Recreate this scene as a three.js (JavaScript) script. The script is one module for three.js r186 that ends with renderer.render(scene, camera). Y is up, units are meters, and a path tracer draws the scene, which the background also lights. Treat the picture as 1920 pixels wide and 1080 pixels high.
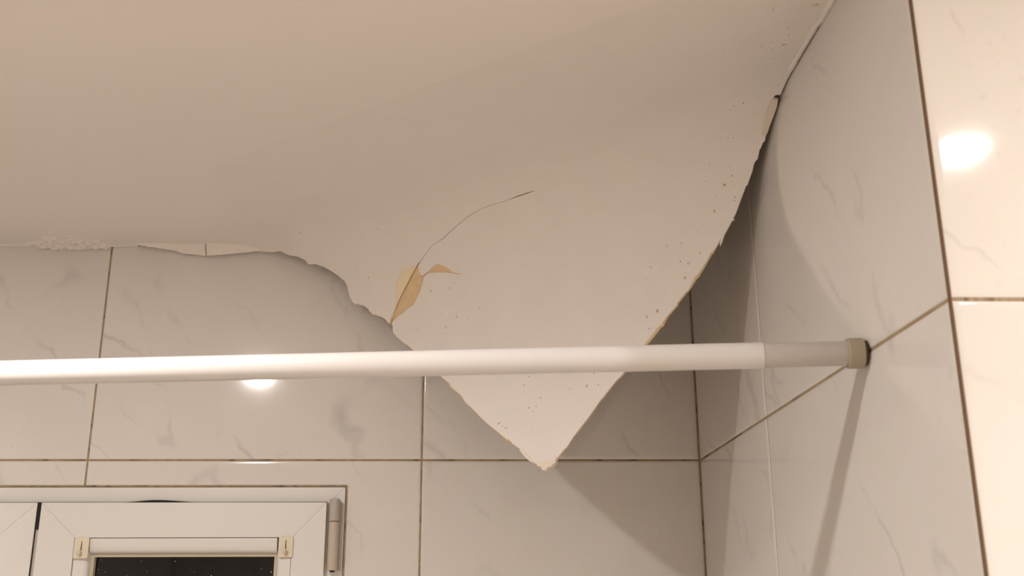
import * as THREE from 'three';
import { mergeGeometries, mergeVertices } from 'three/addons/utils/BufferGeometryUtils.js';
import { RoundedBoxGeometry } from 'three/addons/geometries/RoundedBoxGeometry.js';
import { RectAreaLightUniformsLib } from 'three/addons/lights/RectAreaLightUniformsLib.js';
import { createNoise2D } from 'simplex-noise';

// ---------------------------------------------------------------- camera, light, exposure
const EYE = 1.79;                                   // lens height above the floor
const scene = new THREE.Scene();
scene.background = new THREE.Color().setRGB(0.0012, 0.0014, 0.0016);   // night outside the window
const camera = new THREE.PerspectiveCamera(31.055, 16 / 9, 0.05, 30);
camera.position.set(0, EYE, 0);
camera.rotation.order = 'YXZ';
camera.rotation.set(0.29535, -0.03215, -0.00419);
camera.focus = 1.7; camera.userData.fStop = 9;
const renderer = new THREE.WebGLRenderer({ antialias: true });
renderer.toneMapping = THREE.LinearToneMapping;
renderer.toneMappingExposure = 1.0;
renderer.shadowMap.enabled = true;
RectAreaLightUniformsLib.init();
const CEIL = EYE + 0.6581;
const LAMP_COLOR = new THREE.Color().setRGB(1.0, 0.93, 0.885);
const LAMPS = [
  { x: -0.655, z: -0.76, power: 1320, label: 'recessed round ceiling downlight beside the bath, above the shower rod' },
  { x: 0.724, z: -0.277, power: 170, label: 'recessed round ceiling downlight in front of the projecting tiled wall' },
  { x: 1.5, z: 0.1, power: 5200, label: 'unseen ceiling downlight added behind the viewer on the right to supply bounced light' },  // unseen lamp, added only to supply bounced light
];
const LAMP_SIZE = 0.05;

// ---------------------------------------------------------------- measures (metres; x right, z towards the viewer)
const XW = 0.4043, ZB = -1.9, ZF = -0.8466;         // right bath wall, back wall, projecting wall
const XL = -1.5, XR = 1.9, ZN = 1.5, TOPV = CEIL + 0.26;
const HG = EYE + 0.2502;                            // height of the tile joint
const JX = [-1.3064, -0.7055, -0.1046];             // vertical joints on the back wall
const ZJ = -1.441;                                  // vertical joint on the right wall
const TILE_H = 0.401, TILE_T = 0.008, JOINT = 0.0022;

// ---------------------------------------------------------------- helpers
function rng(seed) { let s = seed >>> 0; return () => { s = (s + 0x6D2B79F5) >>> 0; let t = s; t = Math.imul(t ^ (t >>> 15), t | 1); t ^= t + Math.imul(t ^ (t >>> 7), t | 61); return ((t ^ (t >>> 14)) >>> 0) / 4294967296; }; }
const noise = createNoise2D(rng(11)), noiseB = createNoise2D(rng(29));
const fbm = (x, y, n = noise, o = 4) => { let a = 0, w = 0.5, f = 1; for (let i = 0; i < o; i++) { a += w * n(x * f, y * f); w *= 0.5; f *= 2.03; } return a; };
const clamp = (v, a = 0, b = 1) => Math.min(b, Math.max(a, v));
const lerp = (a, b, t) => a + (b - a) * t;
const sstep = (a, b, v) => { const t = clamp((v - a) / (b - a)); return t * t * (3 - 2 * t); };
const used = new Map();
function numbered(name) { const n = used.get(name) || 0; used.set(name, n + 1); return n ? `${name}_${String(n).padStart(3, '0')}` : name; }
function shadows(o) { o.castShadow = true; o.receiveShadow = true; return o; }
function part(name, geometry, material, parent, label) {
  const m = shadows(new THREE.Mesh(geometry, material)); m.name = name; parent.add(m);
  if (label) m.userData.label = label;
  return m;
}
function thing(name, label, category, group) {
  const g = new THREE.Group(); g.name = numbered(name); scene.add(g);
  g.userData = { label, category }; if (group) g.userData.group = group;
  return g;
}
function structure(name, geometry, material, label, category = 'wall') {
  const m = geometry ? shadows(new THREE.Mesh(geometry, material)) : new THREE.Group();
  m.name = name; m.userData = { kind: 'structure', label, category }; scene.add(m); return m;
}
function boxAt(x0, x1, y0, y1, z0, z1) { const g = new THREE.BoxGeometry(x1 - x0, y1 - y0, z1 - z0); g.translate((x0 + x1) / 2, (y0 + y1) / 2, (z0 + z1) / 2); return g; }
function roundBox(x0, x1, y0, y1, z0, z1, r = 0.002, seg = 2) { const g = new RoundedBoxGeometry(x1 - x0, y1 - y0, z1 - z0, seg, r); g.translate((x0 + x1) / 2, (y0 + y1) / 2, (z0 + z1) / 2); return g; }
function dataTexture(w, h, fn, srgb = true) {
  const d = new Uint8Array(w * h * 4), c = [0, 0, 0];
  for (let j = 0; j < h; j++) for (let i = 0; i < w; i++) { fn(i, j, c); const k = (j * w + i) * 4; d[k] = clamp(c[0]) * 255; d[k + 1] = clamp(c[1]) * 255; d[k + 2] = clamp(c[2]) * 255; d[k + 3] = 255; }
  const t = new THREE.DataTexture(d, w, h); t.magFilter = THREE.LinearFilter; t.minFilter = THREE.LinearMipmapLinearFilter; t.generateMipmaps = true;
  t.wrapS = t.wrapT = THREE.RepeatWrapping; if (srgb) t.colorSpace = THREE.SRGBColorSpace; t.needsUpdate = true; return t;
}

// ---------------------------------------------------------------- materials
const VEIN_M = 2.4;                                  // metres of marble pattern in the texture
const veinTex = dataTexture(1536, 1536, (i, j, c) => {
  const x = i / 1536 * VEIN_M, y = j / 1536 * VEIN_M;
  const wx = x + 0.035 * fbm(x * 6 + 3, y * 6, noise, 4), wy = y + 0.035 * fbm(x * 6, y * 6 + 9, noiseB, 4);
  const u = wx * 0.62 - wy * 0.78, v = wx * 0.78 + wy * 0.62;          // veins run diagonally
  const n1 = noise(v * 2.6 + 5, u * 0.75), n2 = noiseB(v * 5.2, u * 1.5 + 4);
  const m1 = sstep(-0.15, 0.5, fbm(x * 3.1 + 7, y * 3.1, noiseB, 3)), m2 = sstep(-0.05, 0.5, fbm(x * 5 + 1, y * 5 + 8, noise, 3));
  const v1 = Math.pow(clamp(1 - Math.abs(n1) * 14), 1.2) * m1, v2 = Math.pow(clamp(1 - Math.abs(n2) * 10), 1.2) * m2;
  const cloud = 0.5 + 0.5 * fbm(x * 3 + 2, y * 3 + 5, noiseB, 4);
  const fleck = sstep(0.72, 0.9, noise(x * 38, y * 38) ) * sstep(0.2, 0.7, noiseB(x * 5, y * 5));
  const g = 0.085 * v1 + 0.055 * v2 + 0.02 * cloud + 0.022 * fleck;
  c[0] = 0.905 - g; c[1] = 0.888 - g * 0.98; c[2] = 0.866 - g * 0.90;
});
const tileMat = new THREE.MeshPhysicalMaterial({ map: veinTex, roughness: 0.085, specularIntensity: 1 });
const groutTex = dataTexture(256, 256, (i, j, c) => { const n = fbm(i / 18, j / 18, noise, 4), k = sstep(0.15, 0.6, fbm(i / 40 + 9, j / 40, noiseB, 3)); const v = 1 + 0.12 * n - 0.28 * k; c[0] = 0.64 * v; c[1] = 0.56 * v; c[2] = 0.45 * v; });
const cornerMat = new THREE.MeshStandardMaterial({ color: new THREE.Color().setRGB(0.135, 0.075, 0.035), roughness: 0.9 });  // dirt plus the shade of the deep corner groove, both put into the colour
const groutMat = new THREE.MeshStandardMaterial({ map: groutTex, roughness: 0.95 });
const paint = new THREE.Color().setRGB(0.87, 0.82, 0.775);
const paintMat = new THREE.MeshStandardMaterial({ color: paint, roughness: 0.75 });
const plasterMat = new THREE.MeshStandardMaterial({ color: new THREE.Color().setRGB(0.87, 0.82, 0.77), roughness: 0.9 });
const coreTex = dataTexture(256, 256, (i, j, c) => { const n = fbm(i / 30, j / 30, noise, 4) * 0.03 + 0.02 * noiseB(i / 2.5, j / 2.5); c[0] = 0.895 + n; c[1] = 0.79 + n; c[2] = 0.63 + n; });
const coreMat = new THREE.MeshStandardMaterial({ map: coreTex, roughness: 0.95 });
const kraftMat = new THREE.MeshStandardMaterial({ color: new THREE.Color().setRGB(0.66, 0.46, 0.25), roughness: 0.95 });
const litCoreMat = new THREE.MeshStandardMaterial({ color: new THREE.Color().setRGB(0.90, 0.76, 0.53), roughness: 0.9 });  // lighter tone paints in how the left side of the crack faces the light
const paperMat = new THREE.MeshStandardMaterial({ color: new THREE.Color().setRGB(0.86, 0.765, 0.66), roughness: 0.9 });
const fillerMat = new THREE.MeshStandardMaterial({ color: new THREE.Color().setRGB(0.80, 0.71, 0.585), roughness: 0.9 });
const pvcMat = new THREE.MeshPhysicalMaterial({ color: new THREE.Color().setRGB(0.80, 0.785, 0.755), roughness: 0.32 });
const beadMat = pvcMat;
const creamMat = new THREE.MeshStandardMaterial({ color: new THREE.Color().setRGB(0.79, 0.715, 0.56), roughness: 0.45 });
const gasketMat = new THREE.MeshStandardMaterial({ color: new THREE.Color().setRGB(0.012, 0.012, 0.011), roughness: 0.8 });
const creamGasketMat = new THREE.MeshStandardMaterial({ color: new THREE.Color().setRGB(0.60, 0.53, 0.40), roughness: 0.7 });
const greyPlastic = new THREE.MeshStandardMaterial({ color: new THREE.Color().setRGB(0.47, 0.43, 0.39), roughness: 0.45 });
const beigePlastic = new THREE.MeshStandardMaterial({ color: new THREE.Color().setRGB(0.56, 0.475, 0.385), roughness: 0.45 });
const glassMat = new THREE.MeshPhysicalMaterial({ color: 0xffffff, transmission: 1, thickness: 0, roughness: 0.03, ior: 1.52 });
const rodMat = new THREE.MeshPhysicalMaterial({ color: new THREE.Color().setRGB(0.75, 0.735, 0.72), roughness: 0.30 });
const rodInnerMat = new THREE.MeshPhysicalMaterial({ color: new THREE.Color().setRGB(0.56, 0.53, 0.50), roughness: 0.38 });
const collarMat = new THREE.MeshStandardMaterial({ color: new THREE.Color().setRGB(0.42, 0.37, 0.27), roughness: 0.6 });
const rubberMat = new THREE.MeshStandardMaterial({ color: new THREE.Color().setRGB(0.09, 0.07, 0.04), roughness: 0.9 });
const concreteMat = new THREE.MeshStandardMaterial({ color: new THREE.Color().setRGB(0.62, 0.47, 0.30), roughness: 0.95 });
const floorTex = dataTexture(256, 256, (i, j, c) => { const n = 0.05 * fbm(i / 40, j / 40, noise, 4); c[0] = 0.915 + n; c[1] = 0.835 + n; c[2] = 0.745 + n; });
const floorMat = new THREE.MeshStandardMaterial({ map: floorTex, roughness: 0.4 });

// ---------------------------------------------------------------- tiled walls
const tileRnd = rng(5);
function marbleUV(g, ox, oy) { const p = g.attributes.position, uv = new Float32Array(p.count * 2); for (let i = 0; i < p.count; i++) { uv[2 * i] = (p.getX(i) + ox) / VEIN_M; uv[2 * i + 1] = (p.getY(i) + oy) / VEIN_M; } g.setAttribute('uv', new THREE.BufferAttribute(uv, 2)); return g; }
function tileGeometry(w, h) {                        // pillow-edged tile, face in the plane z = 0
  const steps = [0, 0, 0.0009, 0.0028, 0.0085], drop = [TILE_T, 0.0021, 0.0010, 0.00032, 0];
  const line = L => [...steps, ...steps.slice().reverse().map(s => L - s)], dep = i => drop[Math.min(i, 9 - i)];
  const xs = line(w), ys = line(h), pos = [], idx = [];
  for (let j = 0; j < 10; j++) for (let i = 0; i < 10; i++) pos.push(xs[i], ys[j], -Math.max(dep(i), dep(j)));
  for (let j = 0; j < 9; j++) for (let i = 0; i < 9; i++) { const a = j * 10 + i; idx.push(a, a + 1, a + 11, a, a + 11, a + 10); }
  const g = new THREE.BufferGeometry(); g.setAttribute('position', new THREE.Float32BufferAttribute(pos, 3)); g.setIndex(idx); g.computeVertexNormals(); return g;
}
function notchedTile(w, h, cutX, cutY0, cutY1) {      // a tile cut out on its left side (x < cutX, cutY0 < y < cutY1) around the window
  const e = [0, 0.0009, 0.0028, 0.0085], d = [0.0021, 0.0010, 0.00032, 0];
  const fall = t => { for (let i = 0; i < 3; i++) if (t < e[i + 1]) return lerp(d[i], d[i + 1], Math.max(0, t - e[i]) / (e[i + 1] - e[i])); return 0; };
  const uniq = a => a.filter(v => v >= 0).sort((p, q) => p - q).filter((v, i, r) => !i || v - r[i - 1] > 1e-5);
  const xs = uniq([...e, ...e.map(v => w - v), ...e.map(v => cutX + v)]), ys = uniq([...e, ...e.map(v => h - v), ...e.map(v => cutY1 + v), ...e.map(v => cutY0 - v)].filter(v => v <= h));
  const pos = [], idx = [], n = xs.length;
  for (const y of ys) for (const x of xs) { const hole = Math.hypot(Math.max(0, x - cutX), Math.max(0, y - cutY1, cutY0 - y)); pos.push(x, y, -fall(Math.min(x, w - x, y, h - y, hole))); }
  for (let j = 0; j + 1 < ys.length; j++) for (let i = 0; i + 1 < n; i++) { const x = (xs[i] + xs[i + 1]) / 2, y = (ys[j] + ys[j + 1]) / 2; if (x < cutX && y > cutY0 && y < cutY1) continue; const a = j * n + i; idx.push(a, a + 1, a + n + 1, a, a + n + 1, a + n); }
  const g = new THREE.BufferGeometry(); g.setAttribute('position', new THREE.Float32BufferAttribute(pos, 3)); g.setIndex(idx); g.computeVertexNormals(); return g;
}
// us: joint positions along the wall, ys: joint heights; hole = [u0, u1, y0, y1]
function plainness(ox, oy) {                         // how much veining a 0.2 x 0.4 m corner of the pattern holds
  const d = veinTex.image.data; let s = 0, q = 0, n = 0;
  for (let y = 0; y < 0.4; y += 0.01) for (let x = 0; x < 0.2; x += 0.01) { const v = d[(Math.floor((oy + y) / VEIN_M * 1536) * 1536 + Math.floor((ox + x) / VEIN_M * 1536)) * 4]; s += v; q += v * v; n++; }
  return q / n - (s / n) ** 2;
}
function tileWall(wall, origin, turn, us, ys, hole, gapU = () => JOINT, plain = false) {
  for (let j = 0; j + 1 < ys.length; j++) for (let i = 0; i + 1 < us.length; i++) {
    const jit = 0.0004 * (tileRnd() - 0.5);
    const u0 = us[i] + gapU(i) / 2, u1 = us[i + 1] - gapU(i + 1) / 2, y0 = ys[j] + JOINT / 2 + jit, y1 = ys[j + 1] - JOINT / 2 + jit;
    let ox = tileRnd() * (VEIN_M - 0.65), oy = tileRnd() * (VEIN_M - 0.5);
    if (plain) for (let k = 0; k < 24; k++) { const a = tileRnd() * (VEIN_M - 0.65), b = tileRnd() * (VEIN_M - 0.5); if (plainness(a, b) < plainness(ox, oy)) { ox = a; oy = b; } }
    const geos = [];
    if (hole && hole[0] < u1 - 0.01 && hole[1] > u0 + 0.01 && hole[2] < y1 && hole[3] > y0) {
      const [, h1, k0, k1] = [hole[0], hole[1] + 0.0025, hole[2] - 0.0025, hole[3] + 0.0025], top = k1 < y1, bottom = k0 > y0;
      if (h1 < u1) {
        geos.push(notchedTile(u1 - u0, y1 - y0, h1 - u0, k0 - y0, k1 - y0));
      } else {
        if (top) geos.push(tileGeometry(u1 - u0, y1 - k1).translate(0, k1 - y0, 0));
        if (bottom) geos.push(tileGeometry(u1 - u0, k0 - y0));
      }
    } else geos.push(tileGeometry(u1 - u0, y1 - y0));
    for (const g of geos) {
      marbleUV(g, ox, oy);
      const t = part('tile', g, tileMat, wall); t.rotation.y = turn;
      t.position.set(origin[0] + Math.cos(turn) * u0, y0, origin[1] - Math.sin(turn) * u0);
    }
  }
}
const rows = []; for (let k = 5; k >= 0; k--) rows.push(Math.max(0.0, HG - k * TILE_H)); rows.push(CEIL + 0.012);
const span = (L, step = 0.6009, first = step) => { const a = [0]; let u = first; while (u < L - 0.06) { a.push(u); u += step; } a.push(L); return a; };
const WIN = { x0: -1.3064, x1: -0.2395, y0: EYE + 0.2025 - 1.10, y1: EYE + 0.2025 };
const GR = 0.0013;                                    // depth of the joints
{
  const s = new THREE.Shape([[XL - 0.1, 0], [XW + 0.11, 0], [XW + 0.11, TOPV], [XL - 0.1, TOPV]].map(p => new THREE.Vector2(...p)));
  s.holes.push(new THREE.Path([[WIN.x0, WIN.y0], [WIN.x0, WIN.y1], [WIN.x1, WIN.y1], [WIN.x1, WIN.y0]].map(p => new THREE.Vector2(...p))));
  const g = new THREE.ExtrudeGeometry(s, { depth: 0.15, bevelEnabled: false }); g.translate(0, 0, ZB - GR - 0.15);
  const uv = g.attributes.uv; for (let i = 0; i < uv.count; i++) uv.setXY(i, uv.getX(i) * 3, uv.getY(i) * 3);
  const w = structure('wall_back', g, groutMat, 'back wall of glossy white marble tiles around the window, behind the drooping board');
  tileWall(w, [XL, ZB], 0, [0, ...JX.map(x => x - XL), XW - XL], rows, [WIN.x0 - XL, WIN.x1 - XL, WIN.y0, WIN.y1]);
}
{
  const w = structure('wall_right', boxAt(XW + GR, XW + 0.11, 0, TOPV, ZB - 0.1, ZF - GR), groutMat, 'right wall of glossy white marble tiles holding the end of the shower rod');
  tileWall(w, [XW, ZB], -Math.PI / 2, [0, ZJ - ZB, ZF - ZB], rows, null, i => i === 1 ? 0.0012 : i === 2 ? 0.0040 : 0.0026);
  part('corner_joint', boxAt(XW + 0.0006, XW + 0.0030, 0, CEIL + 0.01, ZF - 0.0030, ZF - 0.0006), cornerMat, w, 'dark brown joint on the outer corner');
}
{
  const w = structure('wall_front_right', boxAt(XW + 0.111, XR + 0.1, 0, TOPV, ZF - 0.11, ZF - GR), groutMat, 'brightly lit projecting wall of glossy white marble tiles at the far right');
  tileWall(w, [XW, ZF], 0, span(XR - XW), rows, null, i => i === 0 ? 0.0040 : JOINT, true);
}
{
  const w = structure('wall_left', boxAt(XL - 0.1, XL - GR, 0, TOPV, ZB - 0.1, ZN + 0.1), groutMat, 'left wall of white marble tiles outside the picture');
  tileWall(w, [XL, ZN], Math.PI / 2, span(ZN - ZB), rows);
}
{
  const w = structure('wall_rear', boxAt(XL - 0.1, XR + 0.1, 0, TOPV, ZN + GR, ZN + 0.1), groutMat, 'wall of white marble tiles behind the viewer');
  tileWall(w, [XR, ZN], Math.PI, span(XR - XL), rows);
}
{
  const w = structure('wall_far_right', boxAt(XR + GR, XR + 0.1, 0, TOPV, ZF - 0.11, ZN + 0.1), groutMat, 'side wall of white marble tiles beyond the projecting wall');
  tileWall(w, [XR, ZF], -Math.PI / 2, span(ZN - ZF), rows);
}
structure('floor', boxAt(XL - 0.1, XR + 0.1, -0.1, 0, ZB - 0.1, ZN + 0.1), floorMat, 'pale beige bathroom floor', 'floor');
structure('slab_above', boxAt(XL - 0.1, XR + 0.1, TOPV, TOPV + 0.1, ZB - 0.15, ZN + 0.1), concreteMat, 'bare concrete slab above the ceiling void', 'ceiling');

// ---------------------------------------------------------------- ceiling and its drooping corner
const AL = 0.911334757, Q0 = -0.561241652, NX = Math.cos(AL), NZ = -Math.sin(AL);
const QS = -0.25, BOARD = 0.0125, SKIN = 0.0012;
const qOf = (x, z) => (x - XW) * NX + (z - ZB) * NZ - Q0;
// outlines of the torn board, in the plane of the ceiling before it came down (x, z)
const THETA = [0.0,0.0001,0.0007,0.0042,0.0176,0.0526,0.1188,0.2137,0.3259,0.4438,0.5606,0.6725,0.7787,0.8804,0.9795,1.0757,1.167,1.2518,1.3307,1.4059,1.4783,1.5465,1.6081,1.6626,1.7119,1.7576,1.7988,1.8318,1.8543,1.8679,1.8762,1.882,1.8857,1.8865,1.8845,1.8805,1.8758,1.8712,1.8671,1.8637,1.8609];
const RIGHT = [[0.3999,-1.2484],[0.4024,-1.2626],[0.4027,-1.2824],[0.4023,-1.2961],[0.4027,-1.3064],[0.402,-1.3137],[0.4021,-1.3169],[0.403,-1.3216],[0.4013,-1.325],[0.4011,-1.3345],[0.4001,-1.3362],[0.4022,-1.351],[0.4002,-1.3565],[0.4001,-1.3613],[0.4014,-1.3702],[0.4023,-1.3865],[0.4027,-1.3914],[0.4012,-1.3938],[0.4023,-1.4168],[0.4041,-1.4345],[0.4037,-1.4424],[0.4063,-1.4446],[0.4038,-1.4475],[0.4039,-1.456],[0.4036,-1.4701],[0.4061,-1.4803],[0.4071,-1.4869],[0.4042,-1.483],[0.4021,-1.4761],[0.4025,-1.4856],[0.4028,-1.489],[0.4016,-1.5008],[0.4005,-1.5022],[0.4021,-1.5163],[0.4007,-1.54],[0.3997,-1.5442],[0.403,-1.5652],[0.4016,-1.5697],[0.4006,-1.5896],[0.4026,-1.5905],[0.4002,-1.6123],[0.4009,-1.6219],[0.4017,-1.6294],[0.4,-1.6323],[0.4003,-1.6526],[0.4005,-1.669],[0.4027,-1.7228],[0.4013,-1.7326],[0.4017,-1.7513],[0.4022,-1.7654],[0.4015,-1.7683],[0.4036,-1.7987],[0.4039,-1.8187],[0.4044,-1.8364],[0.4072,-1.8513],[0.4067,-1.8546],[0.4061,-1.8618],[0.4066,-1.8721],[0.4062,-1.8788]];
const TIP = [[0.4053,-1.8817],[0.4009,-1.8875],[0.3923,-1.8921],[0.3856,-1.896]];
const LEFT = [[0.3839,-1.8995],[0.3786,-1.901],[0.3707,-1.9026],[0.3593,-1.9026],[0.3497,-1.9017],[0.339,-1.9005],[0.3296,-1.9011],[0.3179,-1.9021],[0.3151,-1.901],[0.3052,-1.9019],[0.3016,-1.9035],[0.2977,-1.9031],[0.2809,-1.9042],[0.2646,-1.9049],[0.2472,-1.9056],[0.2228,-1.9049],[0.2003,-1.9043],[0.1787,-1.904],[0.1704,-1.9023],[0.1625,-1.9009],[0.1477,-1.9011],[0.1286,-1.9017],[0.1223,-1.8989],[0.0992,-1.9007],[0.0493,-1.9003],[-0.0014,-1.8991],[-0.0288,-1.8997],[-0.0361,-1.9015],[-0.0716,-1.9008],[-0.0793,-1.8957],[-0.0824,-1.8917]];
const NOTCHR = [[-0.0884,-1.8893],[-0.0883,-1.8852],[-0.0838,-1.8728],[-0.0767,-1.8608],[-0.0704,-1.8476],[-0.064,-1.8376],[-0.0629,-1.8262],[-0.0639,-1.8075],[-0.0663,-1.7928],[-0.0685,-1.7834],[-0.0618,-1.7725],[-0.0496,-1.7652],[-0.0317,-1.7552],[-0.0185,-1.7502],[0.0008,-1.7422],[0.0006,-1.7418],[-0.0163,-1.7469],[-0.0265,-1.745],[-0.0394,-1.7464],[-0.0526,-1.7493],[-0.0593,-1.7607],[-0.0677,-1.7766],[-0.0732,-1.7841],[-0.0825,-1.781],[-0.0878,-1.7709]];
const NOTCHL = [[-0.091,-1.7704],[-0.0958,-1.7776],[-0.1052,-1.783],[-0.1149,-1.7929],[-0.1183,-1.8042],[-0.1194,-1.8205],[-0.1146,-1.8342],[-0.1059,-1.8459],[-0.1028,-1.854],[-0.0996,-1.8716],[-0.096,-1.8861]];
const LEFT2 = [[-0.0941,-1.893],[-0.1099,-1.8904],[-0.1187,-1.8913],[-0.13,-1.8939],[-0.1429,-1.8988],[-0.1545,-1.897],[-0.1598,-1.8957],[-0.1724,-1.8963],[-0.1836,-1.9007],[-0.1884,-1.9005],[-0.1889,-1.9036],[-0.2,-1.9047],[-0.2105,-1.8991],[-0.2189,-1.8903],[-0.2249,-1.8822],[-0.2337,-1.8763],[-0.2403,-1.8765],[-0.2449,-1.8743],[-0.2587,-1.8727],[-0.2699,-1.8716],[-0.284,-1.8714],[-0.2921,-1.8722],[-0.302,-1.8727],[-0.3154,-1.8814],[-0.3203,-1.8801],[-0.324,-1.8754],[-0.3333,-1.8745],[-0.3413,-1.8737],[-0.3584,-1.8788],[-0.3673,-1.8783],[-0.3747,-1.875]];
const CRACKR = [[-0.0857,-1.7616],[-0.0786,-1.7409],[-0.0695,-1.7197],[-0.0534,-1.7007],[-0.0431,-1.6818],[-0.0334,-1.6662],[-0.0232,-1.6495],[-0.0145,-1.6368],[0.0011,-1.6166],[0.0236,-1.595],[0.0409,-1.5824],[0.0482,-1.5755],[0.0651,-1.5611],[0.0815,-1.5471],[0.0912,-1.5384]];
const CRACKL = [[0.0912,-1.5383],[0.0808,-1.5455],[0.0642,-1.5592],[0.048,-1.5751],[0.0408,-1.582],[0.0233,-1.5944],[0.0008,-1.6162],[-0.015,-1.6364],[-0.0236,-1.6492],[-0.0339,-1.6658],[-0.0438,-1.6814],[-0.054,-1.7003],[-0.07,-1.7195],[-0.0793,-1.7408],[-0.0866,-1.7615]];
const RIDGE = [[-0.0902,-1.7708],[-0.0949,-1.7949],[-0.0985,-1.8268],[-0.0998,-1.8492],[-0.0965,-1.8693],[-0.0927,-1.8861]];
const STRIP = [[0.3999,-1.2484],[0.4024,-1.2626],[0.4027,-1.2824],[0.4023,-1.2961],[0.4027,-1.3064],[0.402,-1.3137],[0.3984,-1.3109],[0.3961,-1.3109],[0.395,-1.3051],[0.394,-1.2965],[0.3924,-1.2831],[0.3927,-1.2646],[0.3933,-1.2491]];
const TIPFLAKE = [[0.4067,-1.8731],[0.4105,-1.8803],[0.4106,-1.8841],[0.4089,-1.8862],[0.4093,-1.8902],[0.4052,-1.8921],[0.4059,-1.8958],[0.4042,-1.8997],[0.3989,-1.9005],[0.3956,-1.8997],[0.3932,-1.8979],[0.391,-1.9008],[0.3841,-1.9014],[0.386,-1.8976],[0.384,-1.8949],[0.3902,-1.8902],[0.4006,-1.8851],[0.4046,-1.8788],[0.4039,-1.8729]];
const EDGEFLAKE = [[0.3762,-1.9025],[0.3694,-1.904],[0.3615,-1.9046],[0.3493,-1.9039],[0.3385,-1.9026],[0.3417,-1.8998],[0.3494,-1.8989],[0.3619,-1.8999],[0.3714,-1.9007]];
const SPOTS = [[0.3711,-1.4056,3,0.9],[0.3732,-1.4466,3,0.6],[0.3767,-1.3888,1.6,1.2],[0.3926,-1.4153,1.8,1],[0.3939,-1.4198,1.2,1],[0.3577,-1.2694,1.3,1.2],[0.3635,-1.535,1.6,1.2],[0.3859,-1.5526,3,0.8],[0.3768,-1.5316,4,0.4],[0.3242,-1.5644,1.6,0.9],[0.3799,-1.6155,4.5,0.8],[0.3706,-1.6307,2.6,1],[0.3879,-1.6437,2.4,0.7],[0.3851,-1.5098,2.5,0.5],[0.3499,-1.5113,1.3,1],[0.3293,-1.5251,1.2,0.7],[0.3635,-1.7661,3.6,0.8],[0.261,-1.8245,1.8,0.8],[0.3597,-1.7451,1.6,0.9],[0.3804,-1.7546,1.6,0.8],[0.34,-1.7846,1.4,0.8],[0.2581,-1.8091,1.4,0.9],[0.3049,-1.8231,2,0.7],[0.2989,-1.846,1.8,1],[0.3083,-1.8367,1.5,0.8],[0.3104,-1.8458,1.2,0.7],[0.2702,-1.8926,2.2,0.9],[0.2685,-1.8951,1.8,0.7],[0.2786,-1.8931,1.5,0.5],[0.2868,-1.8923,2.0,0.9],[0.0294,-1.8331,1.6,1],[0.0407,-1.841,1.5,0.8],[-0.1834,-1.8447,2.2,0.9],[-0.0412,-1.7976,2.2,1],[-0.0064,-1.773,2.0,1],[0.0706,-1.7708,1.5,0.9],[0.0376,-1.8079,1.7,1],[0.0343,-1.8043,1.2,0.7],[0.0607,-1.7988,1.5,0.8],[0.0027,-1.8202,1.3,0.6],[-0.33,-1.8018,1.8,1.2],[-0.1793,-1.7347,1.6,0.9],[-0.2158,-1.84,1.2,0.7],[-0.2115,-1.8424,1.4,0.8],[0.3862,-1.0357,3.2,0.8],[0.3835,-1.0369,5,0.3],[0.3726,-1.1255,3.2,0.8],[0.3756,-1.1241,1.8,0.7],[0.3466,-1.1299,2,0.7],[0.3379,-1.047,1.6,0.7],[0.3727,-1.1029,2,0.5],[0.3659,-1.086,2,0.4],[0.3622,-1.136,2,0.4],[0.3694,-1.1596,1.8,0.5],[0.365,-1.1814,1.5,0.4],[0.347,-1.2781,1.6,0.6],[0.3446,-1.2866,1.2,0.6],[0.3532,-1.3355,1,0.8],[0.3404,-1.3865,1.2,0.6],[0.3438,-1.4129,1.4,0.5],[0.3113,-1.3952,1.2,0.5],[0.3308,-1.4449,1.2,0.6]];
const BEND = (() => { const n = 760, a = new Float64Array(n), s = new Float64Array(n), h = new Float64Array(n); const th = q => { const u = (q + 0.08) / 0.015; if (u <= 0) return 0; const i = Math.min(39, Math.floor(u)); return u >= 40 ? THETA[40] : lerp(THETA[i], THETA[i + 1], u - i); };
  for (let i = 0; i < n; i++) { a[i] = th(-0.1 + i * 0.001); if (i) { const m = (a[i] + a[i - 1]) / 2; s[i] = s[i - 1] + Math.cos(m) * 0.001; h[i] = h[i - 1] + Math.sin(m) * 0.001; } else s[0] = -0.1; }
  return q => { if (q <= -0.1) return [0, q, 0]; const u = (q + 0.1) / 0.001, i = Math.min(n - 2, Math.floor(u)), f = u - i; return [lerp(a[i], a[i + 1], f), lerp(s[i], s[i + 1], f), lerp(h[i], h[i + 1], f)]; }; })();
const tmpP = new THREE.Vector3(), tmpN = new THREE.Vector3();
function bend(x, z, off, P = tmpP, N = tmpN) {       // sheet point -> place in the room, off = distance below the painted face
  const q = qOf(x, z), [t, s, h] = BEND(q), k = s - q;
  N.set(-Math.sin(t) * NX, -Math.cos(t), -Math.sin(t) * NZ);
  const w = sstep(0, 0.2, q) * 0.0016 * noise(x * 7 + 3, z * 7);
  P.set(x + k * NX, CEIL - h, z + k * NZ).addScaledVector(N, off + w);
  return P;
}
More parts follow.
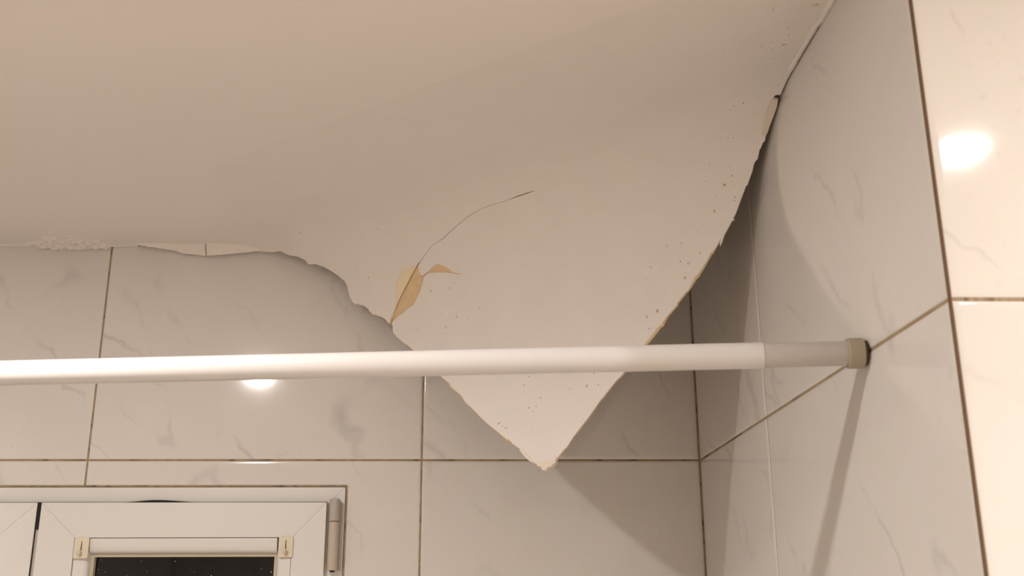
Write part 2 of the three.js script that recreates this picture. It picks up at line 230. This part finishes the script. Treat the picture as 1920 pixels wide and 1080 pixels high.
function clipCell(poly, x0, x1, z0, z1) {
  let p = poly;
  for (const [ax, lim, sg] of [[0, x0, 1], [0, x1, -1], [1, z0, 1], [1, z1, -1]]) {
    const out = []; if (!p.length) return p;
    for (let i = 0; i < p.length; i++) { const a = p[i], b = p[(i + 1) % p.length], da = (a[ax] - lim) * sg, db = (b[ax] - lim) * sg;
      if (da >= 0) out.push(a);
      if ((da > 0 && db < 0) || (da < 0 && db > 0)) { const t = da / (da - db), c = [lerp(a[0], b[0], t), lerp(a[1], b[1], t)]; c[ax] = lim; out.push(c); } }
    p = out;
  }
  return p;
}
// closed bent slab over a polygon of sheet coordinates, from offset o0 (room side) to o1
function sheet(poly, o0, o1, cell = 0.008, extra = null, uvBox = [0, 0, 1, 1]) {
  const key = new Map(), pts = [], tris = [];
  const vert = p => { const k = Math.round(p[0] * 2e5) + '_' + Math.round(p[1] * 2e5); let i = key.get(k); if (i === undefined) { i = pts.length; pts.push(p); key.set(k, i); } return i; };
  const xs = poly.map(p => p[0]), zs = poly.map(p => p[1]);
  const i0 = Math.floor(Math.min(...xs) / cell), i1 = Math.ceil(Math.max(...xs) / cell), j0 = Math.floor(Math.min(...zs) / cell), j1 = Math.ceil(Math.max(...zs) / cell);
  for (let i = i0; i < i1; i++) {
    const col = clipCell(poly, i * cell, (i + 1) * cell, -9, 9); if (col.length < 3) continue;
    for (let j = j0; j < j1; j++) {
      const c = clipCell(col, i * cell, (i + 1) * cell, j * cell, (j + 1) * cell); if (c.length < 3) continue;
      const v = c.map(p => new THREE.Vector2(p[0], p[1]));
      if (Math.abs(THREE.ShapeUtils.area(v)) < 1e-10) continue;
      const flip = THREE.ShapeUtils.area(v) < 0; if (flip) { v.reverse(); c.reverse(); }
      for (const [a, b, d] of THREE.ShapeUtils.triangulateShape(v, [])) { const A = vert(c[a]), B = vert(c[b]), D = vert(c[d]); if (A !== B && B !== D && A !== D) tris.push([A, B, D]); }
    }
  }
  const edges = new Map(); for (const t of tris) for (let e = 0; e < 3; e++) { const a = t[e], b = t[(e + 1) % 3], r = b + ',' + a; if (edges.has(r)) edges.delete(r); else edges.set(a + ',' + b, [a, b]); }
  const pos = [], nor = [], uv = [], idx = [], n = pts.length, P = new THREE.Vector3(), N = new THREE.Vector3();
  const put = (p, o, sg) => { const ex = extra ? extra(p[0], p[1], o) : 0; bend(p[0], p[1], o + ex, P, N); pos.push(P.x, P.y, P.z); nor.push(N.x * sg, N.y * sg, N.z * sg); uv.push((p[0] - uvBox[0]) / (uvBox[2] - uvBox[0]), (p[1] - uvBox[1]) / (uvBox[3] - uvBox[1])); };
  for (const p of pts) put(p, o0, 1); for (const p of pts) put(p, o1, -1);
  for (const [a, b, d] of tris) idx.push(a, b, d, n + a, n + d, n + b);
  const e1 = new THREE.Vector3(), e2 = new THREE.Vector3(), at = i => new THREE.Vector3(pos[3 * i], pos[3 * i + 1], pos[3 * i + 2]);
  for (const [a, b] of edges.values()) {
    const A = at(a), B = at(b), C = at(n + b), D = at(n + a); e1.subVectors(B, A); e2.subVectors(D, A); const m = new THREE.Vector3().crossVectors(e2, e1).normalize(), k = pos.length / 3;
    for (const [V, s] of [[A, a], [B, b], [C, b], [D, a]]) { pos.push(V.x, V.y, V.z); nor.push(m.x, m.y, m.z); uv.push(uv[2 * s], uv[2 * s + 1]); }
    idx.push(k, k + 2, k + 1, k, k + 3, k + 2);
  }
  const g = new THREE.BufferGeometry(); g.setAttribute('position', new THREE.Float32BufferAttribute(pos, 3)); g.setAttribute('normal', new THREE.Float32BufferAttribute(nor, 3)); g.setAttribute('uv', new THREE.Float32BufferAttribute(uv, 2)); g.setIndex(idx); return g;
}
const zA = ZB + (QS + Q0) / NZ, xB = XW + (QS + Q0) / NX;   // where the flat ceiling meets the board, on the right and the back wall
{
  const s = new THREE.Shape([[XL, ZN], [XR, ZN], [XR, ZF], [XW, ZF], [XW, zA], [xB, ZB], [XL, ZB]].map(p => new THREE.Vector2(...p)));
  const g = new THREE.ExtrudeGeometry(s, { depth: BOARD, bevelEnabled: false }); g.rotateX(Math.PI / 2); g.translate(0, CEIL + BOARD, 0);
  structure('ceiling', g, paintMat, 'flat painted white bathroom ceiling', 'ceiling');
}
const BX = [-0.45, -1.92, 0.42, -1.0];
const stainTex = (() => {
  const W = 2048, H = 2048, A = new Float32Array(W * H), K = new Float32Array(W * H), r = rng(77);
  const blot = (x, z, rad, a, hue) => {                // an irregular rust-brown fleck
    const px = (x - BX[0]) / (BX[2] - BX[0]) * W, py = (z - BX[1]) / (BX[3] - BX[1]) * H, R = rad / (BX[2] - BX[0]) * W, ph = r() * 50, st = 1 + 0.5 * r(), an = r() * 3;
    for (let j = Math.floor(py - 2 * R - 1); j <= py + 2 * R + 1; j++) for (let i = Math.floor(px - 2 * R - 1); i <= px + 2 * R + 1; i++) {
      if (i < 0 || j < 0 || i >= W || j >= H) continue;
      let dx = i - px, dy = j - py; const ux = (dx * Math.cos(an) + dy * Math.sin(an)) * st, uy = -dx * Math.sin(an) + dy * Math.cos(an);
      const d = Math.hypot(ux, uy) / R * (1 + 0.35 * noise(i / 5 + ph, j / 5)), v = a * (1 - sstep(0.55, 1.15, d)); const k = j * W + i; if (v > A[k]) { A[k] = v; K[k] = hue; }
    }
  };
  for (const [x, z, s, a] of SPOTS) blot(x, z, s * 0.00062 + 0.0004, Math.min(0.85, a * 0.62), s > 2.1 ? 0.1 : 0.75);
  for (let i = 0; i < 330; i++) {                      // fine spatter along the edge that stood against the right wall
    const z = -1.1 - r() * 0.78, x = 0.398 - Math.pow(r(), 1.7) * 0.13; blot(x, z, 0.0005 + 0.0009 * r() * r(), 0.12 + 0.4 * r() * r(), r());
  }
  for (let i = 0; i < 70; i++) { const x = -0.35 + r() * 0.7, z = -1.895 + Math.pow(r(), 1.6) * 0.13; blot(x, z, 0.0005 + 0.0007 * r() * r(), 0.12 + 0.3 * r() * r(), r()); }
  return dataTexture(W, H, (i, j, c) => {
    const a = A[j * W + i], h = K[j * W + i], e = Math.min(i, j, W - 1 - i, H - 1 - j), m = 1 - 0.018 * sstep(0, 120, e) * (0.5 + 0.5 * fbm(i / 260, j / 260, noiseB, 4));
    c[0] = m * lerp(1, lerp(0.78, 0.50, h), a); c[1] = m * lerp(1, lerp(0.50, 0.40, h), a); c[2] = m * lerp(1, lerp(0.27, 0.33, h), a);
  });
})();
stainTex.wrapS = stainTex.wrapT = THREE.ClampToEdgeWrapping;
const skinMat = new THREE.MeshStandardMaterial({ color: paint, map: stainTex, roughness: 0.75 });
{
  const board = thing('ceiling_board', 'drooping white plasterboard corner torn from the ceiling, hanging in a point before the tiled walls', 'plasterboard');
  board.position.set(0, 0, 0);
  const head = [[XW - 0.0016, zA - 0.0016 * NX / -NZ], [XW - 0.0016, -1.10], [0.4020, -1.16], [0.4012, -1.20], [0.4012, -1.2415], [0.3955, -1.2432], [0.3938, -1.2462], [0.3948, -1.2500], [0.3985, -1.2512]];
  const tail = [[-0.383, -1.8775], [-0.392, -1.884], [-0.42, -1.8925], [-0.64, -1.8945], [-0.70, ZB + 0.0012], [xB + 0.0012 * -NZ / NX, ZB + 0.0012]];
  const rt = RIGHT.slice(1), face = [...head, ...rt, ...TIP, ...LEFT, ...NOTCHR, ...CRACKR, ...CRACKL, ...NOTCHL, ...LEFT2, ...tail];
  part('painted_face', sheet(face, 0, -SKIN, 0.008, null, BX), skinMat, board);
  // the plaster core behind the skin: broken along the crack, its paper showing past the skin here and there
  const frayR = rt.map(([x, z]) => [x + (z < -1.5 && z > -1.69 ? 0.0026 * sstep(-0.1, 0.5, noise(z * 34, 2)) + 0.0004 : z < -1.35 ? 0.0006 * noise(z * 60, 5) - 0.0004 : -0.0004), z]);
  const frayL = LEFT.map(([x, z]) => [x, z - 0.0007 - 0.0012 * sstep(-0.2, 0.6, noiseB(x * 26, 4))]);
  const frayL2 = LEFT2.map(([x, z]) => [x, z - 0.0006 - 0.0014 * sstep(0, 0.6, noiseB(x * 40, 7))]);
  const ridgeUp = RIDGE.slice().reverse().map(([x, z]) => [x + 0.0006, z]), ridgeDown = RIDGE.map(([x, z]) => [x - 0.0005, z]);
  const core = [...head, ...frayR, ...TIP, ...frayL, ...ridgeUp, ...CRACKR, ...CRACKL, ...ridgeDown, ...frayL2, ...tail];
  const sink = (x, z, o) => { if (o < -0.003) return 0; const t = clamp((-1.7708 - z) / 0.1153), rx = -0.0902 - 0.0096 * Math.sin(Math.PI * Math.min(1, t * 1.05)) - 0.0025 * t, d = x - rx; return z < -1.765 && d > 0 && d < 0.05 ? -0.0018 * (1 - d / 0.05) * sstep(-1.765, -1.785, z) : 0; };
  part('plaster_core', sheet(core, -SKIN - 0.0001, -0.0034, 0.008, sink, [0, 0, 0.2, 0.2]), coreMat, board, 'exposed tan plaster and paper core at the tears');
  const inset = [...head.slice(0, 4).map(([x, z]) => [x - 0.006, z]), ...RIGHT.filter((p, i) => i % 4 === 1 && p[1] > -1.86).map(([x, z]) => [x - 0.012 - 0.003 * noise(z * 40, 1), z]), ...LEFT.filter((p, i) => i % 3 === 1 && p[0] < 0.35).map(([x, z]) => [x, z + 0.013 + 0.003 * noise(x * 40, 3)]), [-0.10, -1.875], [-0.20, -1.872], [-0.30, -1.862], [-0.40, -1.866], [xB + 0.05, ZB + 0.012]];
  part('board_backing', sheet(inset, -0.0035, -BOARD, 0.012, null, [0, 0, 0.2, 0.2]), kraftMat, board, 'brown paper back of the board');
  part('lit_core_sliver', sheet([...RIDGE.map(([x, z]) => [x - 0.0008, z]), ...NOTCHL.slice(1, 10).reverse().map(([x, z]) => [x - 0.0006, z])], -0.0007, -SKIN, 0.004, (x, z) => 0.0003 * noise(x * 90, z * 90), BX), litCoreMat, board, 'bared tan core left of the crack, its brighter lit side put into the colour');
  part('torn_strip', sheet(STRIP, 0.0042, 0.0004, 0.004, (x, z) => 0.0012 * noise(x * 90, z * 90) - 0.0026 * sstep(0.0015, 0.006, x - 0.3965), [0, 0, 1, 1]), fillerMat, board, 'loose beige strip of filler along the right edge');
  part('torn_paper_tip', sheet(TIPFLAKE, 0.0024, -0.003, 0.003, (x, z) => 0.0012 * noise(x * 160, z * 160)), paperMat, board, 'ragged peach paper at the very tip');
  part('torn_paper_edge', sheet(EDGEFLAKE, 0.0010, -0.004, 0.003, (x, z) => 0.0008 * noise(x * 150, z * 150)), paperMat, board, 'thin cream flake beside the tip');
  // broken plaster lip left hanging along the back wall
  const lip = (xs, hs, ztop, label) => {
    const n = 60, pos = [], idx = [];
    for (let i = 0; i <= n; i++) { const f = i / n, x = lerp(xs[0], xs[xs.length - 1], f); let k = 0; while (k < xs.length - 2 && x > xs[k + 1]) k++; const t = clamp((x - xs[k]) / (xs[k + 1] - xs[k])); const h = Math.max(0.0006, lerp(hs[k], hs[k + 1], t) + 0.0007 * noise(x * 140, 3) + 0.0004 * noiseB(x * 420, 1));
      const zt = ztop, zb = zt - 0.010 * Math.min(1, h / 0.012) - 0.0008 * noise(x * 30, 8);
      pos.push(x, CEIL + 0.001, zt, x, CEIL - h * 0.55, lerp(zt, zb, 0.45) + 0.0006, x, CEIL - h, zb, x, CEIL - h + 0.0006, zb - 0.0035, x, CEIL + 0.001, zt - 0.006); }
    for (let i = 0; i < n; i++) for (let j = 0; j < 5; j++) { const a = i * 5 + j, b = i * 5 + (j + 1) % 5, c = a + 5, d = b + 5; idx.push(a, c, b, b, c, d); }
    for (const e of [0, n * 5]) for (let j = 1; j < 4; j++) idx.push(e, e + j, e + j + 1);
    let g = new THREE.BufferGeometry(); g.setAttribute('position', new THREE.Float32BufferAttribute(pos, 3)); g.setIndex(idx); g = g.toNonIndexed(); g.computeVertexNormals();
    part('plaster_lip', g, plasterMat, board, label);
  };
  lip([-0.660, -0.641, -0.61, -0.585, -0.568, -0.555, -0.5235], [0.002, 0.004, 0.008, 0.011, 0.0165, 0.0175, 0.0215], -1.882, 'cracked lip of plaster along the back wall');
  lip([-0.5205, -0.50, -0.469, -0.43, -0.392, -0.372], [0.0225, 0.021, 0.0178, 0.0125, 0.0105, 0.006], -1.877, 'cracked lip of plaster ending at the sagging edge');
  // rough blob of filler smeared at the back edge
  { const nx = 60, nz = 34, pos = [], idx = [];
    for (let j = 0; j <= nz; j++) for (let i = 0; i <= nx; i++) { const u = i / nx, v = j / nz, x = -0.872 + 0.19 * u, z = -1.8985 + 0.078 * v;
      const m = sstep(1.0, 0.45, Math.hypot((u - 0.5) * 1.7, (v - 0.05) * (0.9 + 0.9 * Math.abs(u - 0.36))) * 1.25 + 0.3 * noise(x * 22, z * 22));
      pos.push(x, CEIL + 0.0006 - m * (0.0036 + 0.0085 * fbm(x * 40, z * 70, noiseB, 4) + 0.004 * sstep(0.25, 0, v)), z); }
    for (let j = 0; j < nz; j++) for (let i = 0; i < nx; i++) { const a = j * (nx + 1) + i; idx.push(a, a + 1, a + nx + 2, a, a + nx + 2, a + nx + 1); }
    const g = new THREE.BufferGeometry(); g.setAttribute('position', new THREE.Float32BufferAttribute(pos, 3)); g.setIndex(idx); g.computeVertexNormals();
    part('filler_patch', g, plasterMat, board, 'rough smear of white filler at the back wall'); }
  // beads of sealant where the board still meets the walls
  const bead = (f, n, r, label) => {
    const pos = [], idx = [], m = 8;
    for (let i = 0; i <= n; i++) { const [x, y, z, rr, dx, dz] = f(i / n); for (let k = 0; k < m; k++) { const a = k / m * Math.PI * 2; pos.push(x + dx * Math.cos(a) * rr, y + Math.sin(a) * rr * 0.75, z + dz * Math.cos(a) * rr); } }
    for (let i = 0; i < n; i++) for (let k = 0; k < m; k++) { const a = i * m + k, b = i * m + (k + 1) % m; idx.push(a, b, a + m, b, b + m, a + m); }
    const g = new THREE.BufferGeometry(); g.setAttribute('position', new THREE.Float32BufferAttribute(pos, 3)); g.setIndex(idx); g.computeVertexNormals(); part('sealant_bead', g, plasterMat, board, label);
  };
  bead(t => { const x = lerp(xB, -0.655, t); return [x, CEIL + 0.0008 + 0.0008 * noise(x * 30, 1), ZB + 0.0022, 0.0042 + 0.0016 * noise(x * 24, 4), 0, 1]; }, 120, 0, 'thin bead of sealant along the back wall');
  bead(t => { const z = lerp(-0.85, -1.236, t), open = sstep(-1.06, -1.09, z); return [XW - 0.0030 - 0.0021 * open - 0.0006 * noise(z * 60, 2), CEIL + 0.0010, z, 0.0040 + 0.0006 * noise(z * 26, 6), 1, 0]; }, 140, 0, 'white bead of sealant parting from the right wall');
}

// ---------------------------------------------------------------- ceiling lamps outside the picture: some seen in the tiles, the far right one added
const lensMat = new THREE.MeshStandardMaterial({ color: 0xffffff, emissive: LAMP_COLOR, emissiveIntensity: 40, roughness: 0.4 });
const trimMat = new THREE.MeshStandardMaterial({ color: new THREE.Color().setRGB(0.8, 0.8, 0.8), roughness: 0.3 });
for (const L of LAMPS) {
  const d = thing('downlight', L.label, 'lamp', 'ceiling downlights'); d.position.set(L.x, CEIL, L.z);
  part('trim_ring', new THREE.LatheGeometry([[0.036, 0.0], [0.036, -0.004], [0.040, -0.006], [0.046, -0.004], [0.048, 0.0]].map(p => new THREE.Vector2(...p)), 40), trimMat, d);
  const lens = new THREE.CylinderGeometry(0.036, 0.036, 0.003, 36); lens.translate(0, -0.0016, 0);
  part('lens', lens, lensMat, d);
  const a = new THREE.RectAreaLight(LAMP_COLOR, L.power, LAMP_SIZE, LAMP_SIZE); a.position.set(L.x, CEIL - 0.007, L.z); scene.add(a); a.lookAt(L.x, 0, L.z); a.castShadow = true;
}

// ---------------------------------------------------------------- unseen tub added below the rod to throw light up to the ceiling
{
  const tub = thing('added_bathtub', 'unseen white tub added under the shower rod to bounce light up to the ceiling', 'added_bathtub');
  const tx0 = XL + 0.002, tx1 = XW - 0.002, tz0 = ZB + 0.002, tz1 = -1.12, top = 0.58, mat = new THREE.MeshPhysicalMaterial({ color: new THREE.Color().setRGB(0.85, 0.845, 0.83), roughness: 0.15 });
  const rr = (s, x0, x1, y0, y1, r) => { s.moveTo(x0 + r, y0); s.lineTo(x1 - r, y0); s.quadraticCurveTo(x1, y0, x1, y0 + r); s.lineTo(x1, y1 - r); s.quadraticCurveTo(x1, y1, x1 - r, y1); s.lineTo(x0 + r, y1); s.quadraticCurveTo(x0, y1, x0, y1 - r); s.lineTo(x0, y0 + r); s.quadraticCurveTo(x0, y0, x0 + r, y0); return s; };
  const rim = rr(new THREE.Shape(), tx0, tx1, tz0, tz1, 0.01); rim.holes.push(rr(new THREE.Path(), tx0 + 0.07, tx1 - 0.07, tz0 + 0.07, tz1 - 0.07, 0.14));
  const g = new THREE.ExtrudeGeometry(rim, { depth: 0.03, bevelEnabled: true, bevelSize: 0.006, bevelThickness: 0.006, bevelOffset: -0.006, bevelSegments: 3, curveSegments: 12 }); g.rotateX(Math.PI / 2); g.translate(0, top - 0.006, 0);
  part('rim', g, mat, tub);
  const n = 64, rings = [[1, top - 0.01], [0.985, top - 0.05], [0.95, top - 0.22], [0.90, top - 0.36], [0.82, top - 0.41], [0.55, top - 0.42], [0.0, top - 0.425]], pos = [], idx = [], cx = (tx0 + tx1) / 2, cz = (tz0 + tz1) / 2, ax = (tx1 - tx0) / 2 - 0.068, az = (tz1 - tz0) / 2 - 0.068;
  for (const [s, y] of rings) for (let i = 0; i < n; i++) { const a = i / n * Math.PI * 2, e = 0.42, c = Math.cos(a), d = Math.sin(a); pos.push(cx + Math.sign(c) * Math.pow(Math.abs(c), e) * ax * s, y, cz + Math.sign(d) * Math.pow(Math.abs(d), e) * az * s); }
  for (let k = 0; k + 1 < rings.length; k++) for (let i = 0; i < n; i++) { const a = k * n + i, b = k * n + (i + 1) % n; idx.push(a, b, a + n, b, b + n, a + n); }
  const bg = new THREE.BufferGeometry(); bg.setAttribute('position', new THREE.Float32BufferAttribute(pos, 3)); bg.setIndex(idx); bg.computeVertexNormals(); part('basin', bg, mat, tub);
  part('apron', boxAt(tx0, tx1, 0.001, top - 0.03, tz1 - 0.02, tz1 - 0.005), mat, tub);
}

// ---------------------------------------------------------------- shower curtain rod
{
  const A = new THREE.Vector3(XW, EYE + 0.2492, -1.046), dir = new THREE.Vector3(-0.9418, 0, -0.1108).normalize();
  const rod = thing('shower_rod', 'white telescopic shower curtain rod crossing in front of the drooping board', 'shower rod');
  const len = (XW - XL) / -dir.x, q = new THREE.Quaternion().setFromUnitVectors(new THREE.Vector3(0, 1, 0), dir);
  const along = (pts, name, mat, parent = rod, label) => { const g = new THREE.LatheGeometry(pts.map(p => new THREE.Vector2(...p)), 48); g.applyQuaternion(q); g.translate(A.x, A.y, A.z); return part(name, g, mat, parent, label); };
  const step = (XW - 0.299) / -dir.x;
  along([[0.0, step - 0.02], [0.0122, step - 0.02], [0.0122, step], [0.0135, step], [0.01395, step + 0.0008], [0.01395, len - 0.012], [0.0, len - 0.012]], 'outer_tube', rodMat);
  along([[0.0, 0.006], [0.01315, 0.006], [0.01315, step + 0.01], [0.0, step + 0.01]], 'inner_tube', rodInnerMat, rod, 'slightly greyer slimmer end section');
  for (const [o, s] of [[0, 1], [len, -1]]) {
    const c = along([[0.0, o + s * 0.0030], [0.0146, o + s * 0.0030], [0.0161, o + s * 0.0044], [0.0161, o + s * 0.0185], [0.0155, o + s * 0.0200], [0.0130, o + s * 0.0200]], 'end_collar', collarMat, rod, 'beige rubber end collar');
    along([[0.0, o + s * 0.0002], [0.0128, o + s * 0.0002], [0.0134, o + s * 0.0016], [0.0124, o + s * 0.0032], [0.0, o + s * 0.0032]], 'rubber_pad', rubberMat, c, 'dark rubber pad against the wall');
  }
}

// ---------------------------------------------------------------- window
{
  const win = structure('window_1', null, null, 'white plastic two-sash window with dark night panes below the drooping board', 'window');
  const group = (name, parent) => { const g = new THREE.Group(); g.name = name; parent.add(g); return g; };
  const Y = v => EYE + v;
  // a mitred rectangle of four profiles
  function mitred(parent, [x0, x1, y0, y1], [ix0, ix1, iy0, iy1], zb, zf, names, mat, bev = 0.0014) {
    const P = { top: [[x0, y1], [ix0, iy1], [ix1, iy1], [x1, y1]], bottom: [[x0, y0], [x1, y0], [ix1, iy0], [ix0, iy0]], left: [[x0, y0], [ix0, iy0], [ix0, iy1], [x0, y1]], right: [[x1, y0], [x1, y1], [ix1, iy1], [ix1, iy0]] };
    for (const k in P) {
      const cx = P[k].reduce((s, p) => s + p[0], 0) / 4, cy = P[k].reduce((s, p) => s + p[1], 0) / 4;
      const s = new THREE.Shape(P[k].map(p => new THREE.Vector2(p[0], p[1])));
      const g = new THREE.ExtrudeGeometry(s, { depth: zf - zb - bev, bevelEnabled: true, bevelThickness: bev, bevelSize: bev * 0.55, bevelOffset: -bev * 0.55, bevelSegments: 3 }); g.translate(0, 0, zb);
      part(names[k === 'top' ? 0 : k === 'bottom' ? 1 : 2], g, mat, parent);
    }
  }
  const F = [WIN.x0 + 0.001, WIN.x1 - 0.0008, WIN.y0 + 0.001, WIN.y1 - 0.001];
  const frame = group('frame', win);
  mitred(frame, F, [F[0] + 0.05, F[1] - 0.05, F[2] + 0.05, F[3] - 0.05], ZB - 0.06, ZB + 0.001, ['head', 'sill_rail', 'jamb'], pvcMat);
  const sy1 = Y(0.1735), sy0 = F[2] + 0.03;
  const sashes = [[-0.7712, -0.2710, 0.0645, 0.0575], [-1.2760, -0.7785, 0.0575, 0.0645]];
  for (const [sx0, sx1, wl, wr] of sashes) {
    const sash = group('sash', win), zf = ZB + 0.015, b = [sx0 + wl, sx1 - wr, sy0 + 0.06, Y(0.1128)];
    mitred(sash, [sx0, sx1, sy0, sy1], b, ZB - 0.03, zf, ['top_rail', 'bottom_rail', 'stile'], pvcMat, 0.0012);
    // glazing beads: rounded strips sloping back to the pane
    const bw = 0.0262, prof = (w) => { const s = new THREE.Shape(); s.moveTo(0.0008, -0.03); s.lineTo(0.0008, -0.0012); s.quadraticCurveTo(0.0010, 0, 0.003, 0); s.lineTo(w * 0.55, -0.001); s.quadraticCurveTo(w, -0.003, w, -0.013); s.lineTo(w, -0.03); s.closePath(); return s; };
    const beadOf = (L) => new THREE.ExtrudeGeometry(prof(bw), { depth: L, bevelEnabled: false, curveSegments: 8 });   // local x = into the opening, y = out of the wall, z = along
    const put = (L, ax, ay, az, o) => { const g = beadOf(L); g.applyMatrix4(new THREE.Matrix4().makeBasis(ax, ay, az).setPosition(o)); part('glazing_bead', g, beadMat, sash); };
    const V = (x, y, z) => new THREE.Vector3(x, y, z), out = V(0, 0, 1), fz = zf - 0.002;
    put(b[1] - b[0] - 2 * bw - 0.0004, V(0, -1, 0), out, V(-1, 0, 0), V(b[1] - bw - 0.0002, b[3], fz));
    put(b[1] - b[0] - 2 * bw - 0.0004, V(0, 1, 0), out, V(1, 0, 0), V(b[0] + bw + 0.0002, b[2], fz));
    put(b[3] - b[2], V(1, 0, 0), out, V(0, -1, 0), V(b[0], b[3], fz));
    put(b[3] - b[2], V(-1, 0, 0), out, V(0, 1, 0), V(b[1], b[2], fz));
    const p = [b[0] + bw, b[1] - bw, b[2] + bw, b[3] - bw], gz = ZB - 0.0125, gw = 0.0058;
    part('pane_gasket', mergeGeometries([boxAt(p[0], p[1], p[3] - gw, p[3], gz, gz + 0.0105), boxAt(p[0], p[1], p[2], p[2] + gw, gz, gz + 0.0105), boxAt(p[0], p[0] + gw, p[2] + gw, p[3] - gw, gz, gz + 0.0105), boxAt(p[1] - gw, p[1], p[2] + gw, p[3] - gw, gz, gz + 0.0105)]), creamGasketMat, sash, 'yellowed seal around the pane');
    const pane = part('glass_pane', new THREE.PlaneGeometry(p[1] - p[0], p[3] - p[2]).translate((p[0] + p[1]) / 2, (p[2] + p[3]) / 2, gz + 0.001), glassMat, sash, 'dark pane at night');
    const r = rng(sx0 > -1 ? 3 : 4), ds = []; for (let i = 0; i < 90; i++) { const s = 0.00040 + 0.0009 * r() * r() * r(); const g = new THREE.IcosahedronGeometry(s, 0); g.scale(1, 1, 0.4); g.translate(lerp(p[0] + 0.008, p[1] - 0.008, r()), lerp(p[3] - 0.16, p[3] - 0.008, r()), gz + 0.0013); ds.push(g); }
    const dirt = part('pane_specks', mergeGeometries(ds), pvcMat, pane, 'pale specks on the glass'); dirt.userData.kind = 'stuff';
    // black seal between sash and frame, squeezed out in one place on the right sash
    const seal = []; const N = 80, pos = [], idx = [];
    for (let i = 0; i <= N; i++) { const x = lerp(sx0, sx1, i / N), h = 0.0012 + (sx0 > -1 ? 0.0036 * sstep(-0.63, -0.575, x) * sstep(-0.50, -0.57, x) : 0); pos.push(x, sy1 - 0.003, ZB + 0.009, x, sy1 + h, ZB + 0.009, x, sy1 + h, ZB + 0.002, x, sy1 - 0.003, ZB + 0.002); }
    for (let i = 0; i < N; i++) for (let j = 0; j < 4; j++) { const a = i * 4 + j, c = i * 4 + (j + 1) % 4; idx.push(a, a + 4, c, c, a + 4, c + 4); }
    const g = new THREE.BufferGeometry(); g.setAttribute('position', new THREE.Float32BufferAttribute(pos, 3)); g.setIndex(idx); g.computeVertexNormals();
    part('frame_seal', g, gasketMat, sash, 'thin black seal above the sash');
  }
  part('meeting_seal', mergeGeometries([boxAt(-0.7787, -0.7710, Y(0.1268), sy1 + 0.0008, ZB - 0.02, ZB + 0.0135), boxAt(-0.7787, -0.7757, sy0, Y(0.1268), ZB - 0.02, ZB + 0.0125)]), gasketMat, win, 'black seal in the gap between the sashes');
  part('cover_strip', roundBox(-0.7757, -0.7709, sy0, Y(0.1266), ZB - 0.013, ZB + 0.0140, 0.0006), greyPlastic, win, 'grey strip in the gap between the sashes');
  const hinge = group('hinge', win);
  const hx = -0.2560, hz = ZB + 0.014;
  const sleeve = (y0, y1, r, mat, name) => { const g = new THREE.LatheGeometry([[0, y0], [r - 0.0012, y0], [r, y0 + 0.0012], [r, y1 - 0.0016], [r - 0.0016, y1], [0, y1]].map(p => new THREE.Vector2(...p)), 28); g.translate(hx, 0, hz); return part(name, g, mat, hinge); };
  sleeve(Y(0.1402), Y(0.1790), 0.0096, greyPlastic, 'upper_sleeve'); sleeve(Y(0.0560), Y(0.1396), 0.0092, beigePlastic, 'lower_sleeve');
  sleeve(Y(0.0535), Y(0.0562), 0.0050, gasketMat, 'hinge_pin');
  part('hinge_leaf', boxAt(hx + 0.002, WIN.x1 - 0.004, Y(0.0562), Y(0.172), ZB + 0.001, ZB + 0.008), beigePlastic, hinge);

  // two adhesive hooks on the corners of the sash
  const hookMats = creamMat;
  const plateShape = () => { const s = new THREE.Shape(), w = 0.0125, h = 0.0178, r = 0.0028; s.moveTo(-w + r, -h); s.lineTo(w - r, -h); s.quadraticCurveTo(w, -h, w, -h + r); s.lineTo(w, h - r); s.quadraticCurveTo(w, h, w - r, h); s.lineTo(-w + r, h); s.quadraticCurveTo(-w, h, -w, h - r); s.lineTo(-w, -h + r); s.quadraticCurveTo(-w, -h, -w + r, -h);
    const o = new THREE.Path(); o.moveTo(-0.0012, -0.004); o.lineTo(-0.0004, 0.0115); o.lineTo(0.0006, 0.0115); o.lineTo(0.0016, -0.004); o.closePath(); s.holes.push(o); return s; };
  const hook = (x, y, label) => {
    const h = thing('adhesive_hook', label, 'hook', 'plastic hooks on the sash'); h.position.set(x, y, ZB + 0.0152);
    part('back_plate', new THREE.ExtrudeGeometry(plateShape(), { depth: 0.0026, bevelEnabled: true, bevelSize: 0.0006, bevelThickness: 0.0007, bevelOffset: -0.0006, bevelSegments: 2 }), hookMats, h);
    const peg = new THREE.CatmullRomCurve3([new THREE.Vector3(0, -0.0075, 0.001), new THREE.Vector3(0, -0.0100, 0.006), new THREE.Vector3(0, -0.0095, 0.0105), new THREE.Vector3(0, -0.0050, 0.0125)]);
    const tube = new THREE.TubeGeometry(peg, 16, 0.0030, 12); const cap = new THREE.SphereGeometry(0.0030, 12, 8); cap.translate(0, -0.0050, 0.0125);
    part('peg', mergeGeometries([tube, cap]), hookMats, h);
  };
  hook(-0.6925, Y(0.0953), 'cream plastic adhesive hook on the upper left corner of the window sash');
  hook(-0.3385, Y(0.0965), 'cream plastic adhesive hook on the upper right window sash corner, near the hinge');
}
renderer.render(scene, camera);
